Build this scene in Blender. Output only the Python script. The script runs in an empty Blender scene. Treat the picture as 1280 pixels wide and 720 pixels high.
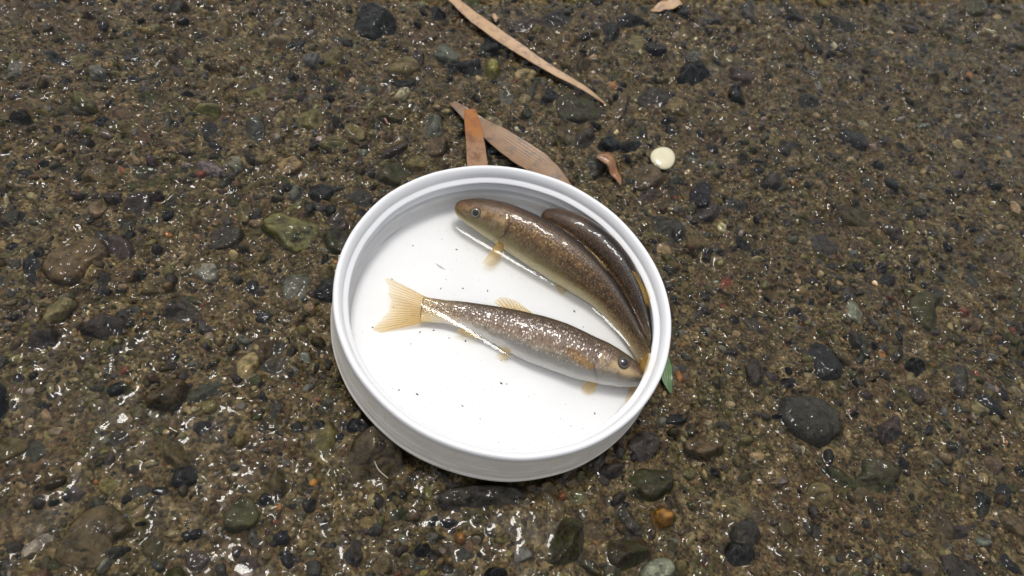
import bpy, math, random
import numpy as np
from mathutils import Vector, Matrix
from mathutils.bvhtree import BVHTree

# ------------------------------------------------------------------ camera, sky, sun, exposure
SC = bpy.context.scene
COL = SC.collection
MM = 0.001

def camera_basis(pitch, yaw, roll):
    fw = Vector((math.sin(yaw)*math.cos(pitch), math.cos(yaw)*math.cos(pitch), -math.sin(pitch)))
    r0 = Vector((math.cos(yaw), -math.sin(yaw), 0)); u0 = r0.cross(fw)
    r = r0*math.cos(roll) + u0*math.sin(roll); u = -r0*math.sin(roll) + u0*math.cos(roll)
    return fw, r, u

cam_data = bpy.data.cameras.new('camera'); cam = bpy.data.objects.new('camera', cam_data); COL.objects.link(cam)
fw, rt, up = camera_basis(0.97131, 0.003337, 0.33417)
cam.matrix_world = Matrix(((rt.x, up.x, -fw.x, 0.0), (rt.y, up.y, -fw.y, -0.134516), (rt.z, up.z, -fw.z, 0.221048), (0, 0, 0, 1)))
cam_data.sensor_width = 36.0; cam_data.lens = 850*36/1280
cam_data.clip_start = 0.005; cam_data.clip_end = 50
cam_data.dof.use_dof = True; cam_data.dof.focus_distance = 0.243; cam_data.dof.aperture_fstop = 14.0
SC.camera = cam

SUN_EL, SUN_AZ = math.radians(77), math.radians(-45)      # azimuth clockwise from +y
world = bpy.data.worlds.new('World'); SC.world = world; world.use_nodes = True
wn, wl = world.node_tree.nodes, world.node_tree.links
wn.clear()
sky = wn.new('ShaderNodeTexSky'); sky.sky_type = 'NISHITA'; sky.sun_disc = False
sky.sun_elevation = SUN_EL; sky.sun_rotation = SUN_AZ; sky.air_density = 1.0; sky.dust_density = 3.0; sky.ozone_density = 1.0
hs = wn.new('ShaderNodeHueSaturation'); hs.inputs['Saturation'].default_value = 0.22
bg = wn.new('ShaderNodeBackground'); bg.inputs['Strength'].default_value = 0.15
wo = wn.new('ShaderNodeOutputWorld')
wl.new(sky.outputs[0], hs.inputs['Color']); wl.new(hs.outputs[0], bg.inputs['Color']); wl.new(bg.outputs[0], wo.inputs['Surface'])

sun_data = bpy.data.lights.new('sun', 'SUN'); sun = bpy.data.objects.new('sun', sun_data); COL.objects.link(sun)
sun_data.energy = 1.5; sun_data.angle = math.radians(13); sun_data.color = (1.0, 0.97, 0.92)
sd = Vector((math.sin(SUN_AZ)*math.cos(SUN_EL), math.cos(SUN_AZ)*math.cos(SUN_EL), math.sin(SUN_EL)))
sun.rotation_euler = sd.to_track_quat('Z', 'Y').to_euler()

SC.view_settings.view_transform = 'Standard'; SC.view_settings.look = 'None'
SC.view_settings.exposure = 0.0; SC.view_settings.gamma = 1.0; SC.view_settings.use_curve_mapping = False
SC.render.engine = 'CYCLES'
SC.cycles.use_denoising = True
SC.cycles.transparent_max_bounces = 16
SC.cycles.max_bounces = 8
SC.cycles.sample_clamp_indirect = 6.0

# ------------------------------------------------------------------ measured layout, millimetres, lid axis at the origin
FISH_A = [(59.7, -6.3, 7.5), (55.1, -7.6, 8.0), (50.1, -7.9, 8.3), (39.8, -7.6, 8.6), (32.7, -7.7, 8.8), (23.3, -7.0, 8.8), (10.4, -7.0, 8.6), (-2.2, -6.7, 8.0), (-15.2, -7.2, 7.2), (-28.1, -9.9, 6.6)]
FISH_B = [(-31.2, 38.2, 10.0), (-26.8, 37.8, 10.3), (-19.4, 37.8, 10.6), (-9.4, 36.8, 10.8), (1.0, 34.5, 10.8), (12.6, 31.2, 10.6), (24.7, 26.6, 10.0), (35.8, 20.8, 9.0), (46.3, 11.8, 8.0), (53.6, 3.6, 7.6), (56.4, 0.5, 7.4)]
FISH_C = [(2.5, 47.7, 11.5), (10.3, 46.8, 11.4), (19.4, 44.5, 11.2), (28.9, 40.3, 10.8), (37.8, 34.0, 10.2), (45.4, 26.3, 9.6), (51.1, 17.8, 8.8), (55.2, 8.7, 8.0), (57.8, 2.2, 7.2)]
STONES = [
    (-23.8, -63.7, 12.9, 8.9, 100, 5.5, 'brown'),
    (14.5, -64.0, 15.5, 4.1, -157, 3.0, 'slate'),
    (68.2, -37.4, 9.2, 7.7, -119, 4.0, 'moss'),
    (43.7, -68.3, 9.8, 8.2, 68, 7.0, 'moss'),
    (63.7, -26.6, 6.9, 5.5, 76, 4.0, 'slate'),
    (5.0, -74.7, 3.9, 2.0, -162, 2.0, 'black'),
    (1.5, -86.7, 3.2, 2.8, -168, 3.0, 'black'),
    (-3.3, -89.9, 2.1, 1.9, 127, 2.5, 'olive'),
    (-9.1, -93.7, 3.9, 3.2, -170, 3.0, 'brown'),
    (12.2, -89.6, 3.7, 1.9, -149, 2.5, 'grey'),
    (10.8, -78.3, 1.8, 1.7, -161, 2.0, 'orange'),
    (16.1, -77.3, 1.5, 1.5, -156, 2.0, 'pale'),
    (74.9, -50.5, 4.1, 2.9, -152, 3.5, 'orange'),
    (45.1, -53.8, 4.0, 2.9, -154, 2.0, 'olive'),
    (39.6, -54.9, 1.7, 1.6, -130, 2.0, 'orange'),
    (-18.9, -93.3, 3.5, 2.6, 119, 3.0, 'slate'),
    (25.0, -85.3, 3.6, 1.9, -162, 3.0, 'black'),
    (23.9, -74.5, 2.4, 1.7, -159, 2.0, 'olive'),
    (65.8, -65.8, 7.7, 6.6, -160, 5.0, 'moss'),
    (76.6, -67.5, 6.0, 3.3, -151, 3.0, 'pale'),
    (52.1, -72.8, 5.9, 2.9, 160, 3.0, 'moss'),
    (31.2, -77.0, 3.4, 2.6, -158, 2.5, 'grey'),
    (55.3, -39.8, 4.7, 2.8, -156, 2.5, 'slate'),
    (48.0, -40.3, 5.0, 3.1, -156, 2.0, 'slate'),
    (52.6, -62.1, 4.9, 3.1, -166, 1.5, 'brown'),
    (-10.1, -77.7, 3.5, 2.2, -163, 2.0, 'moss'),
    (-18.6, -83.1, 3.0, 1.9, -164, 2.0, 'olive'),
    (-108.5, 144.8, 13.1, 9.4, 103, 5.0, 'black'),
    (-84.2, 168.8, 6.5, 5.3, -111, 3.0, 'black'),
    (-80.7, 131.5, 5.4, 3.9, 100, 2.5, 'slate'),
    (-56.5, 137.6, 9.3, 5.3, -155, 2.5, 'black'),
    (-50.7, 158.7, 6.8, 5.4, 74, 3.0, 'black'),
    (-44.6, 141.4, 7.2, 3.6, 102, 4.0, 'lime'),
    (-34.6, 127.2, 10.2, 5.1, 102, 1.2, 'green'),
    (-77.3, 101.6, 4.4, 2.7, -112, 2.5, 'cream'),
    (-59.3, 89.9, 7.5, 6.2, 78, 3.0, 'green'),
    (-64.0, 56.0, 6.9, 6.2, -135, 3.0, 'moss'),
    (-95.6, 97.4, 7.3, 4.7, -148, 3.0, 'slate'),
    (-79.9, 110.7, 5.4, 3.8, -144, 2.5, 'black'),
    (-61.5, 115.5, 6.4, 4.8, -139, 3.0, 'brown'),
    (-78.4, 87.5, 5.5, 4.5, -140, 2.5, 'olive'),
    (-68.1, 69.5, 8.2, 2.9, -115, 2.0, 'slate'),
    (-38.0, 186.0, 9.4, 5.8, -140, 3.0, 'slate'),
    (-22.6, 197.4, 12.7, 7.8, -138, 3.0, 'slate'),
    (4.9, 203.2, 10.1, 5.4, 93, 3.0, 'black'),
    (15.1, 219.4, 10.4, 5.4, -141, 3.0, 'black'),
    (32.9, 203.7, 6.9, 5.5, 65, 4.0, 'black'),
    (-15.3, 182.4, 6.8, 4.8, -130, 3.0, 'olive'),
    (-0.5, 170.4, 7.3, 4.6, -102, 2.5, 'brown'),
    (-21.8, 138.5, 9.5, 3.2, 89, 2.5, 'slate'),
    (-12.2, 137.1, 4.4, 3.4, 74, 2.5, 'black'),
    (2.8, 135.4, 11.7, 9.0, -119, 2.0, 'moss'),
    (10.6, 115.1, 8.7, 4.8, -105, 3.0, 'slate'),
    (32.7, 120.3, 7.0, 4.5, -141, 3.0, 'black'),
    (22.1, 116.2, 5.3, 3.9, -131, 3.0, 'black'),
    (22.3, 145.5, 13.3, 3.2, 90, 1.5, 'brown'),
    (39.3, 162.3, 9.8, 6.6, -133, 3.0, 'slate'),
    (44.3, 104.4, 9.5, 6.5, -137, 2.5, 'brown'),
    (18.8, 99.3, 7.1, 4.4, -129, 2.5, 'slate'),
    (46.1, 93.4, 7.4, 4.2, -147, 2.5, 'slate'),
    (-71.7, 36.4, 6.1, 4.9, -127, 2.5, 'slate'),
    (-57.2, 65.4, 4.4, 4.0, -113, 2.0, 'olive'),
]
LEAF_LONG = [(-83.3, 184.7), (-66.1, 173.2), (-49.2, 163.8), (-30.9, 157.1), (-12.2, 151.0), (2.1, 148.1), (15.2, 142.1)]
LEAF_BROAD = [(-50.0, 103.9), (-38.5, 98.7), (-20.7, 90.7), (-5.6, 85.7), (11.0, 78.4)]
LEAF_ORANGE = [(-44.8, 102.4), (-38.1, 87.6), (-30.4, 69.1), (-26.3, 59.5)]
CURL = [(17.9, 100.8), (22.9, 99.4), (28.1, 97.0), (32.2, 91.5)]
CREAM = [(47.4, 118.5), (53.0, 121.2), (48.5, 111.1)]
TANBIT = [(26.4, 238.0), (36.2, 248.1)]
GREEN = [(65.7, 14.9), (68.8, 6.9), (72.0, 2.7)]
HAIR = [(-23.8, -65.1), (-21.5, -66.8), (-17.8, -68.0)]
FLECK = [(-56.4, 183.6), (-53.3, 176.2)]
PINK = [(-82.4, 86.5), (-76.6, 81.5)]
LID_R, LID_H, FLOOR_Z, WATER_Z, INNER_R = 60.0, 21.0, 2.0, 7.5, 58.2
rng = np.random.default_rng(11)
random.seed(11)

# ------------------------------------------------------------------ helpers
def hash2(ix, iy, seed):
    h = (ix.astype(np.int64)*374761393 + iy.astype(np.int64)*668265263 + seed*974634777) & 0xffffffff
    h = ((h ^ (h >> 13))*1274126177) & 0xffffffff
    return ((h ^ (h >> 16)) & 0xffff)/65535.0

def vnoise(x, y, seed):
    ix, iy = np.floor(x), np.floor(y); fx, fy = x-ix, y-iy
    fx, fy = fx*fx*(3-2*fx), fy*fy*(3-2*fy)
    a, b = hash2(ix, iy, seed), hash2(ix+1, iy, seed); c, d = hash2(ix, iy+1, seed), hash2(ix+1, iy+1, seed)
    return (a*(1-fx)+b*fx)*(1-fy) + (c*(1-fx)+d*fx)*fy

def fbm(x, y, size, octaves, seed):
    out, amp, tot = 0.0, 1.0, 0.0
    x, y = np.asarray(x, float), np.asarray(y, float)
    for k in range(octaves):
        out = out + amp*vnoise(x/size*2**k + 17.3*k, y/size*2**k - 9.1*k, seed+k); tot += amp; amp *= 0.5
    return out/tot*2 - 1

def mesh_from(name, verts, faces, smooth=True):
    """verts (n,3) array in mm, faces: array (m,3|4) or list"""
    me = bpy.data.meshes.new(name)
    v = np.asarray(verts, np.float32)*MM
    if isinstance(faces, np.ndarray):
        k = faces.shape[1]; m = len(faces)
        me.vertices.add(len(v)); me.vertices.foreach_set('co', v.ravel())
        me.loops.add(m*k); me.loops.foreach_set('vertex_index', faces.astype(np.int32).ravel())
        me.polygons.add(m); me.polygons.foreach_set('loop_start', np.arange(0, m*k, k, dtype=np.int32))
        me.update(calc_edges=True)
    else:
        me.from_pydata([tuple(float(c) for c in p) for p in v], [], faces)
    if smooth:
        me.polygons.foreach_set('use_smooth', np.ones(len(me.polygons), bool))
    me.update()
    return me

def set_float(me, name, vals):
    a = me.attributes.new(name, 'FLOAT', 'POINT'); a.data.foreach_set('value', np.asarray(vals, np.float32).ravel())

def set_color(me, name, vals):
    a = me.attributes.new(name, 'FLOAT_COLOR', 'POINT')
    c = np.ones((len(me.vertices), 4), np.float32); c[:, :3] = vals; a.data.foreach_set('color', c.ravel())

def obj(name, me, mat, parent=None, loc=None):
    o = bpy.data.objects.new(name, me); COL.objects.link(o)
    if mat is not None and not me.materials: me.materials.append(mat)
    if parent is not None: o.parent = parent
    if loc is not None: o.location = [c*MM for c in loc]
    return o

def empty(name, loc=(0, 0, 0)):
    o = bpy.data.objects.new(name, None); COL.objects.link(o); o.empty_display_size = 0.01
    o.location = [c*MM for c in loc]; return o

def tag(o, label, cat, group=None):
    o['label'] = label; o['category'] = cat
    if group: o['group'] = group
    return o

def grid_faces(nu, nv, wrap_v=False):
    """quads of an nu x nv vertex grid (row-major, u rows)"""
    i = np.arange(nu-1)[:, None]; j = np.arange(nv if wrap_v else nv-1)[None, :]
    j2 = (j+1) % nv
    return np.stack([i*nv+j+0*i, (i+1)*nv+j, (i+1)*nv+j2, i*nv+j2], -1).reshape(-1, 4)

# ------------------------------------------------------------------ node helpers
class N:
    def __init__(s, name):
        s.m = bpy.data.materials.new(name); s.m.use_nodes = True
        s.t = s.m.node_tree; s.t.nodes.clear(); s.out = s.t.nodes.new('ShaderNodeOutputMaterial')
    def node(s, kind, **kw):
        n = s.t.nodes.new('ShaderNode'+kind)
        for k, v in kw.items():
            if k in n.inputs.keys() if isinstance(k, str) else False: s.put(n.inputs[k], v)
            else: setattr(n, k, v)
        return n
    def put(s, sock, v):
        if hasattr(v, 'is_output'): s.t.links.new(v, sock)
        elif isinstance(v, tuple) and len(v) == 3 and sock.type == 'RGBA': sock.default_value = (*v, 1)
        else: sock.default_value = v
    def pos(s): return s.node('NewGeometry').outputs['Position']
    def attr(s, name, which='Fac'): return s.node('Attribute', attribute_name=name).outputs[which]
    def noise(s, vec, scale, detail=3.0, rough=0.55, out='Fac'):
        n = s.node('TexNoise'); s.put(n.inputs['Vector'], vec); n.inputs['Scale'].default_value = scale
        n.inputs['Detail'].default_value = detail; n.inputs['Roughness'].default_value = rough
        return n.outputs[out]
    def vor(s, vec, scale, out='Distance', feature='F1', rnd=1.0):
        n = s.node('TexVoronoi', feature=feature); s.put(n.inputs['Vector'], vec); n.inputs['Scale'].default_value = scale
        n.inputs['Randomness'].default_value = rnd
        return n.outputs[out]
    def ramp(s, fac, stops, interp='LINEAR'):
        n = s.node('ValToRGB'); n.color_ramp.interpolation = interp; e = n.color_ramp.elements
        while len(e) < len(stops): e.new(0.5)
        for el, (p, c) in zip(e, stops):
            el.position = p; el.color = (*c, 1) if isinstance(c, tuple) else (c, c, c, 1)
        s.put(n.inputs[0], fac); return n.outputs[0]
    def math(s, op, a, b=0.0, clamp=False):
        n = s.node('Math', operation=op, use_clamp=clamp); s.put(n.inputs[0], a); s.put(n.inputs[1], b); return n.outputs[0]
    def mix(s, fac, a, b, blend='MIX'):
        n = s.node('Mix', data_type='RGBA', blend_type=blend); s.put(n.inputs[0], fac); s.put(n.inputs[6], a); s.put(n.inputs[7], b)
        return n.outputs[2]
    def bump(s, h, dist, strength=1.0, normal=None):
        n = s.node('Bump'); s.put(n.inputs['Height'], h); n.inputs['Distance'].default_value = dist
        n.inputs['Strength'].default_value = strength
        if normal is not None: s.put(n.inputs['Normal'], normal)
        return n.outputs[0]
    def principled(s, **kw):
        n = s.node('BsdfPrincipled')
        for k, v in kw.items(): s.put(n.inputs[k.replace('_', ' ')], v)
        return n
    def surface(s, sh): s.t.links.new(sh, s.out.inputs['Surface']); return s.m

# ------------------------------------------------------------------ materials
def mat_ground():
    n = N('wet_sandy_concrete'); p = n.pos()
    big = n.noise(p, 22, 3); mid = n.noise(p, 210, 5, 0.7); fine = n.noise(p, 900, 3, 0.7)
    c = n.ramp(mid, [(0.32, (0.022, 0.016, 0.007)), (0.46, (0.074, 0.053, 0.023)), (0.58, (0.165, 0.121, 0.055)), (0.75, (0.31, 0.245, 0.128))])
    c = n.mix(n.ramp(big, [(0.46, 0.0), (0.64, 0.6)]), c, (0.085, 0.053, 0.025))
    g = n.math('MULTIPLY', n.ramp(n.noise(p, 60, 3), [(0.56, 0.0), (0.70, 1.0)]), 0.6)
    c = n.mix(g, c, (0.032, 0.040, 0.008))
    grain = n.vor(p, 1000, 'Color')
    gv = n.node('SeparateColor'); n.put(gv.inputs[0], grain)
    c = n.mix(1.0, c, n.ramp(gv.outputs[0], [(0.0, (0.35, 0.33, 0.31)), (0.5, (0.9, 0.9, 0.9)), (0.8, (1.25, 1.24, 1.22)), (1.0, (1.6, 1.57, 1.5))]), 'MULTIPLY')
    c = n.mix(n.ramp(gv.outputs[1], [(0.95, 0.0), (0.97, 0.5)]), c, (0.14, 0.055, 0.028))
    c = n.mix(n.ramp(fine, [(0.62, 0.0), (0.75, 0.5)]), c, (0.32, 0.26, 0.16))
    nrm = n.bump(n.math('ADD', n.math('MULTIPLY', n.vor(p, 900), 0.6), fine), 0.0006, 0.9)
    return n.surface(n.principled(Base_Color=c, Roughness=0.6, Specular_IOR_Level=0.08, Normal=nrm).outputs[0])

def mat_stone():
    n = N('wet_stone'); p = n.pos(); t = n.attr('tint', 'Color')
    a = n.noise(p, 260, 5, 0.65); b = n.noise(p, 1300, 3, 0.7)
    c = n.mix(1.0, t, n.ramp(a, [(0.30, 0.22), (0.5, 1.0), (0.70, 1.65)]), 'MULTIPLY')
    c = n.mix(n.ramp(b, [(0.60, 0.0), (0.72, 0.45)]), c, n.mix(0.35, t, (0.5, 0.45, 0.36)))
    c = n.mix(n.ramp(n.noise(p, 420, 2), [(0.60, 0.0), (0.68, 0.6)]), c, n.mix(1.0, t, (0.25, 0.22, 0.2), 'MULTIPLY'))
    c = n.mix(n.math('MULTIPLY', n.attr('moss'), n.ramp(n.noise(p, 180, 4), [(0.40, 0.0), (0.62, 0.8)])), c, (0.038, 0.050, 0.006))
    nrm = n.bump(n.math('ADD', a, n.math('MULTIPLY', b, 0.5)), 0.0007, 0.8)
    return n.surface(n.principled(Base_Color=c, Roughness=0.5, Specular_IOR_Level=0.12, Normal=nrm).outputs[0])

def mat_clear_water(name, bump_scale=None, bump_d=0.0002, rough=0.02, calm=False):
    n = N(name)
    kw = {}
    fr = n.node('Fresnel'); fr.inputs['IOR'].default_value = 1.333
    gl = n.node('BsdfGlossy'); gl.inputs['Roughness'].default_value = rough
    if bump_scale:
        p = n.pos(); h = n.noise(p, bump_scale, 1, 0.5)
        b = n.bump(h, bump_d, 1.0)
        if calm:
            n.put(b.node.inputs['Height'], n.math('ADD', h, n.math('MULTIPLY', n.noise(p, 110, 1, 0.5), 1.5)))
            n.put(b.node.inputs['Strength'], n.ramp(n.attr('calm'), [(0.25, 1.0), (1.0, 0.15)]))
        n.put(fr.inputs['Normal'], b); n.put(gl.inputs['Normal'], b)
    tr = n.node('BsdfTransparent'); tr.inputs['Color'].default_value = (0.985, 0.99, 0.985, 1)
    mx = n.node('MixShader'); n.put(mx.inputs[0], fr.outputs[0]); n.put(mx.inputs[1], tr.outputs[0]); n.put(mx.inputs[2], gl.outputs[0])
    return n.surface(mx.outputs[0])

def mat_plastic(name, col, stain=0.0):
    n = N(name); p = n.pos()
    c = n.mix(n.ramp(n.noise(p, 45, 4), [(0.45, 0.0), (0.75, 1.0)]), col, tuple(x*0.955 for x in col))
    if stain:
        sc = n.node('Mapping'); sc.inputs['Scale'].default_value = (1, 1, 4); n.put(sc.inputs['Vector'], p)
        st = n.ramp(n.noise(sc.outputs[0], 110, 5, 0.65), [(0.46, 0.0), (0.70, stain)])
        c = n.mix(st, c, (0.50, 0.42, 0.31))
        sp = n.ramp(n.noise(p, 420, 3, 0.6), [(0.66, 0.0), (0.72, stain)])
        c = n.mix(sp, c, (0.30, 0.24, 0.16))
    nrm = n.bump(n.noise(p, 500, 3), 0.00006, 0.6)
    return n.surface(n.principled(Base_Color=c, Roughness=0.33, IOR=1.5, Subsurface_Weight=0.15,
                                  Subsurface_Radius=(0.004, 0.004, 0.004), Subsurface_Scale=0.6, Normal=nrm).outputs[0])

def mat_fish(name, stops, speck_col, speck_amt, dark_col, dark_amt, stripe, tail_col):
    """stops: colour over v (belly 0 .. back 1).  u,v in mm come from the UV map"""
    n = N(name)
    uv = n.node('UVMap', uv_map='skin').outputs[0]
    v = n.attr('dorsal'); s = n.attr('along')
    wob = n.math('ADD', v, n.math('MULTIPLY', n.math('SUBTRACT', n.noise(uv, 0.35, 4), 0.5), 0.20))
    c = n.ramp(wob, stops)
    # yellowish tail root
    c = n.mix(n.math('MULTIPLY', n.ramp(s, [(0.80, 0.0), (0.93, 0.45), (0.985, 1.0)]), 0.9), c, tail_col)
    # fine dark pigment dots, strongest over the back
    d = n.vor(uv, 1.05); amt = n.ramp(v, [(0.18, 0.0), (0.42, 0.55), (0.7, 1.0)])
    dots = n.math('MULTIPLY', n.ramp(d, [(0.26, 1.0), (0.52, 0.0)]), n.math('MULTIPLY', amt, dark_amt))
    dots = n.math('MULTIPLY', dots, n.ramp(n.noise(uv, 0.6, 3), [(0.32, 0.25), (0.52, 1.0)]))
    c = n.mix(n.math('MULTIPLY', dots, 0.75), c, dark_col)
    net = n.math('MULTIPLY', n.ramp(n.vor(uv, 0.62, 'Distance', 'DISTANCE_TO_EDGE'), [(0.05, 1.0), (0.24, 0.0)]), n.math('MULTIPLY', amt, n.ramp(s, [(0.2, 0.0), (0.26, 0.55)])))
    c = n.mix(net, c, n.mix(0.5, c, dark_col))
    c = n.mix(n.math('MULTIPLY', amt, n.ramp(n.noise(uv, 0.9, 4, 0.7), [(0.50, 0.0), (0.62, 0.6)])), c, n.mix(0.65, c, dark_col))
    # reflective scale flecks, thickest half way down the flank
    dd = n.vor(uv, 1.3); pick = n.node('SeparateColor'); n.put(pick.inputs[0], n.vor(uv, 1.3, 'Color'))
    fl = n.math('MULTIPLY', n.ramp(dd, [(0.27, 1.0), (0.40, 0.0)]), n.ramp(pick.outputs[0], [(0.12, 0.0), (0.28, 1.0)]))
    flank = n.ramp(v, [(0.12, 0.0), (0.30, 0.9), (0.62, 1.0), (0.82, 0.55), (0.93, 0.0)])
    fl = n.math('MULTIPLY', n.math('MULTIPLY', fl, flank), speck_amt)
    head = n.ramp(s, [(0.15, 0.0), (0.22, 1.0)])
    fl = n.math('MULTIPLY', fl, head)
    c = n.mix(fl, c, n.mix(pick.outputs[1], speck_col, tuple(min(1, x*1.25) for x in speck_col)))
    # gill cover, cheek and lip colouring
    hn = n.noise(uv, 0.28, 3)
    cheek = n.math('MULTIPLY', n.ramp(s, [(0.02, 0.0), (0.08, 0.85), (0.21, 0.9), (0.235, 0.0)]), n.ramp(v, [(0.26, 0.0), (0.40, 1.0), (0.60, 1.0), (0.74, 0.0)]))
    cheek = n.math('MULTIPLY', cheek, n.ramp(hn, [(0.38, 0.1), (0.58, 1.0)]))
    c = n.mix(n.math('MULTIPLY', cheek, min(1.0, speck_amt)), c, (0.62, 0.47, 0.27))
    gill = n.attr('gill')
    c = n.mix(n.math('MULTIPLY', gill, 0.75), c, (0.10, 0.05, 0.04))
    if stripe:
        st = n.math('MULTIPLY', n.ramp(v, [(0.955, 0.0), (0.975, 1.0)]), n.ramp(s, [(0.20, 0.0), (0.28, 1.0), (0.97, 1.0), (1.0, 0.2)]))
        c = n.mix(n.math('MULTIPLY', st, stripe), c, (0.018, 0.010, 0.008))
    h = n.math('ADD', n.math('MULTIPLY', n.math('MULTIPLY', n.vor(uv, 1.05, 'Distance', 'F1', 0.45), head), -1.0), n.math('MULTIPLY', n.noise(uv, 2.2, 3), 0.5))
    nrm = n.bump(h, 0.00022, 0.7)
    metal = n.math('MULTIPLY', fl, 0.55)
    pr = n.principled(Base_Color=c, Roughness=0.36, IOR=1.4, Metallic=metal, Normal=nrm, Subsurface_Weight=0.12,
                      Subsurface_Radius=(0.0012, 0.0008, 0.0005), Subsurface_Scale=0.8)
    return n.surface(pr.outputs[0])

def mat_fin(name, col, ray_col, dens=0.8):
    n = N(name)
    t = n.attr('tip'); r = n.attr('ray')
    ray = n.ramp(r, [(0.25, 1.0), (0.62, 0.0)])
    c = n.mix(ray, col, ray_col)
    dif = n.node('BsdfDiffuse'); n.put(dif.inputs[0], c)
    trl = n.node('BsdfTranslucent'); n.put(trl.inputs[0], c)
    tr = n.node('BsdfTransparent'); n.put(tr.inputs[0], tuple(0.8+0.2*x for x in col))
    m1 = n.node('MixShader'); m1.inputs[0].default_value = 0.45; n.put(m1.inputs[1], dif.outputs[0]); n.put(m1.inputs[2], trl.outputs[0])
    op = n.math('MULTIPLY', n.ramp(t, [(0.0, 1.0), (0.35, 0.85), (0.65, 0.52), (0.85, 0.24), (1.0, 0.02)]), dens)
    op = n.math('MULTIPLY', op, n.math('ADD', 0.55, n.math('MULTIPLY', ray, 0.55)), True)
    m2 = n.node('MixShader'); n.put(m2.inputs[0], op); n.put(m2.inputs[1], tr.outputs[0]); n.put(m2.inputs[2], m1.outputs[0])
    return n.surface(m2.outputs[0])

def mat_leaf(name, dark, light, blotch, fade=None):
    n = N(name); t = n.attr('tip'); r = n.attr('ray'); p = n.pos()
    c = n.mix(n.noise(p, 130, 4, 0.6), dark, light)
    c = n.mix(n.ramp(r, [(0.2, 0.22), (0.6, 0.0)]), c, tuple(x*0.55 for x in dark))
    if fade: c = n.mix(n.ramp(n.math('ADD', t, n.math('MULTIPLY', n.noise(p, 200, 3), 0.2)), [(0.40, 0.0), (0.62, 0.8)]), c, fade)
    c = n.mix(n.ramp(n.noise(p, 170, 6, 0.7), [(0.50, 0.0), (0.64, 0.9)]), c, blotch)
    nrm = n.bump(n.math('ADD', r, n.noise(p, 900, 3)), 0.00025, 0.6)
    a = n.principled(Base_Color=c, Roughness=0.42, Normal=nrm, Coat_Weight=0.6, Coat_Roughness=0.12)
    return n.surface(a.outputs[0])

def mat_plain(name, col, rough=0.3, coat=0.0, var=0.3, scale=400):
    n = N(name); p = n.pos()
    c = n.mix(n.noise(p, scale, 4, 0.6), tuple(x*(1-var) for x in col), tuple(min(1, x*(1+var)) for x in col))
    return n.surface(n.principled(Base_Color=c, Roughness=rough, Coat_Weight=coat, Coat_Roughness=0.05).outputs[0])

def mat_eye(name, ring):
    n = N(name); r = n.attr('radial'); p = n.pos()
    c = n.ramp(r, [(0.0, (0.01, 0.008, 0.008)), (0.40, (0.012, 0.01, 0.01)), (0.44, ring), (0.56, tuple(x*0.6 for x in ring)), (0.66, (0.06, 0.045, 0.03)), (1.0, (0.03, 0.022, 0.016))])
    c = n.mix(0.3, c, n.mix(1.0, c, n.noise(p, 2500, 2, out='Color'), 'MULTIPLY'))
    return n.surface(n.principled(Base_Color=c, Roughness=0.08, IOR=1.4, Coat_Weight=1.0, Coat_Roughness=0.02).outputs[0])

# ------------------------------------------------------------------ ground, stones and the water lying on them
PALETTE = {'black': (0.012, 0.012, 0.013), 'slate': (0.040, 0.034, 0.028), 'brown': (0.082, 0.056, 0.029), 'moss': (0.046, 0.037, 0.019),
           'olive': (0.120, 0.096, 0.040), 'grey': (0.120, 0.110, 0.092), 'orange': (0.27, 0.110, 0.030), 'pale': (0.23, 0.195, 0.15),
           'lime': (0.26, 0.23, 0.070), 'green': (0.120, 0.120, 0.092), 'cream': (0.60, 0.50, 0.29), 'red': (0.14, 0.046, 0.026), 'tan': (0.22, 0.165, 0.085)}
MOSSY = {'moss': 0.55, 'olive': 0.25, 'green': 0.3}
GX0, GX1, GY0, GY1 = -285.0, 312.0, -158.0, 425.0

def cap_height(x, y):
    """nothing of the ground rises into the space the lid occupies"""
    r = np.hypot(x, y)
    return np.where(r < 63.2, -0.05, np.minimum(-0.05 + (r-63.2)*2.2, 30))

def ground_base(x, y):
    g = -5.2 + 2.4*fbm(x, y, 46, 3, 5) + 2.2*fbm(x, y, 15, 3, 25) + 1.3*fbm(x, y, 5.5, 2, 45)
    return np.minimum(g, cap_height(x, y))

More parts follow.
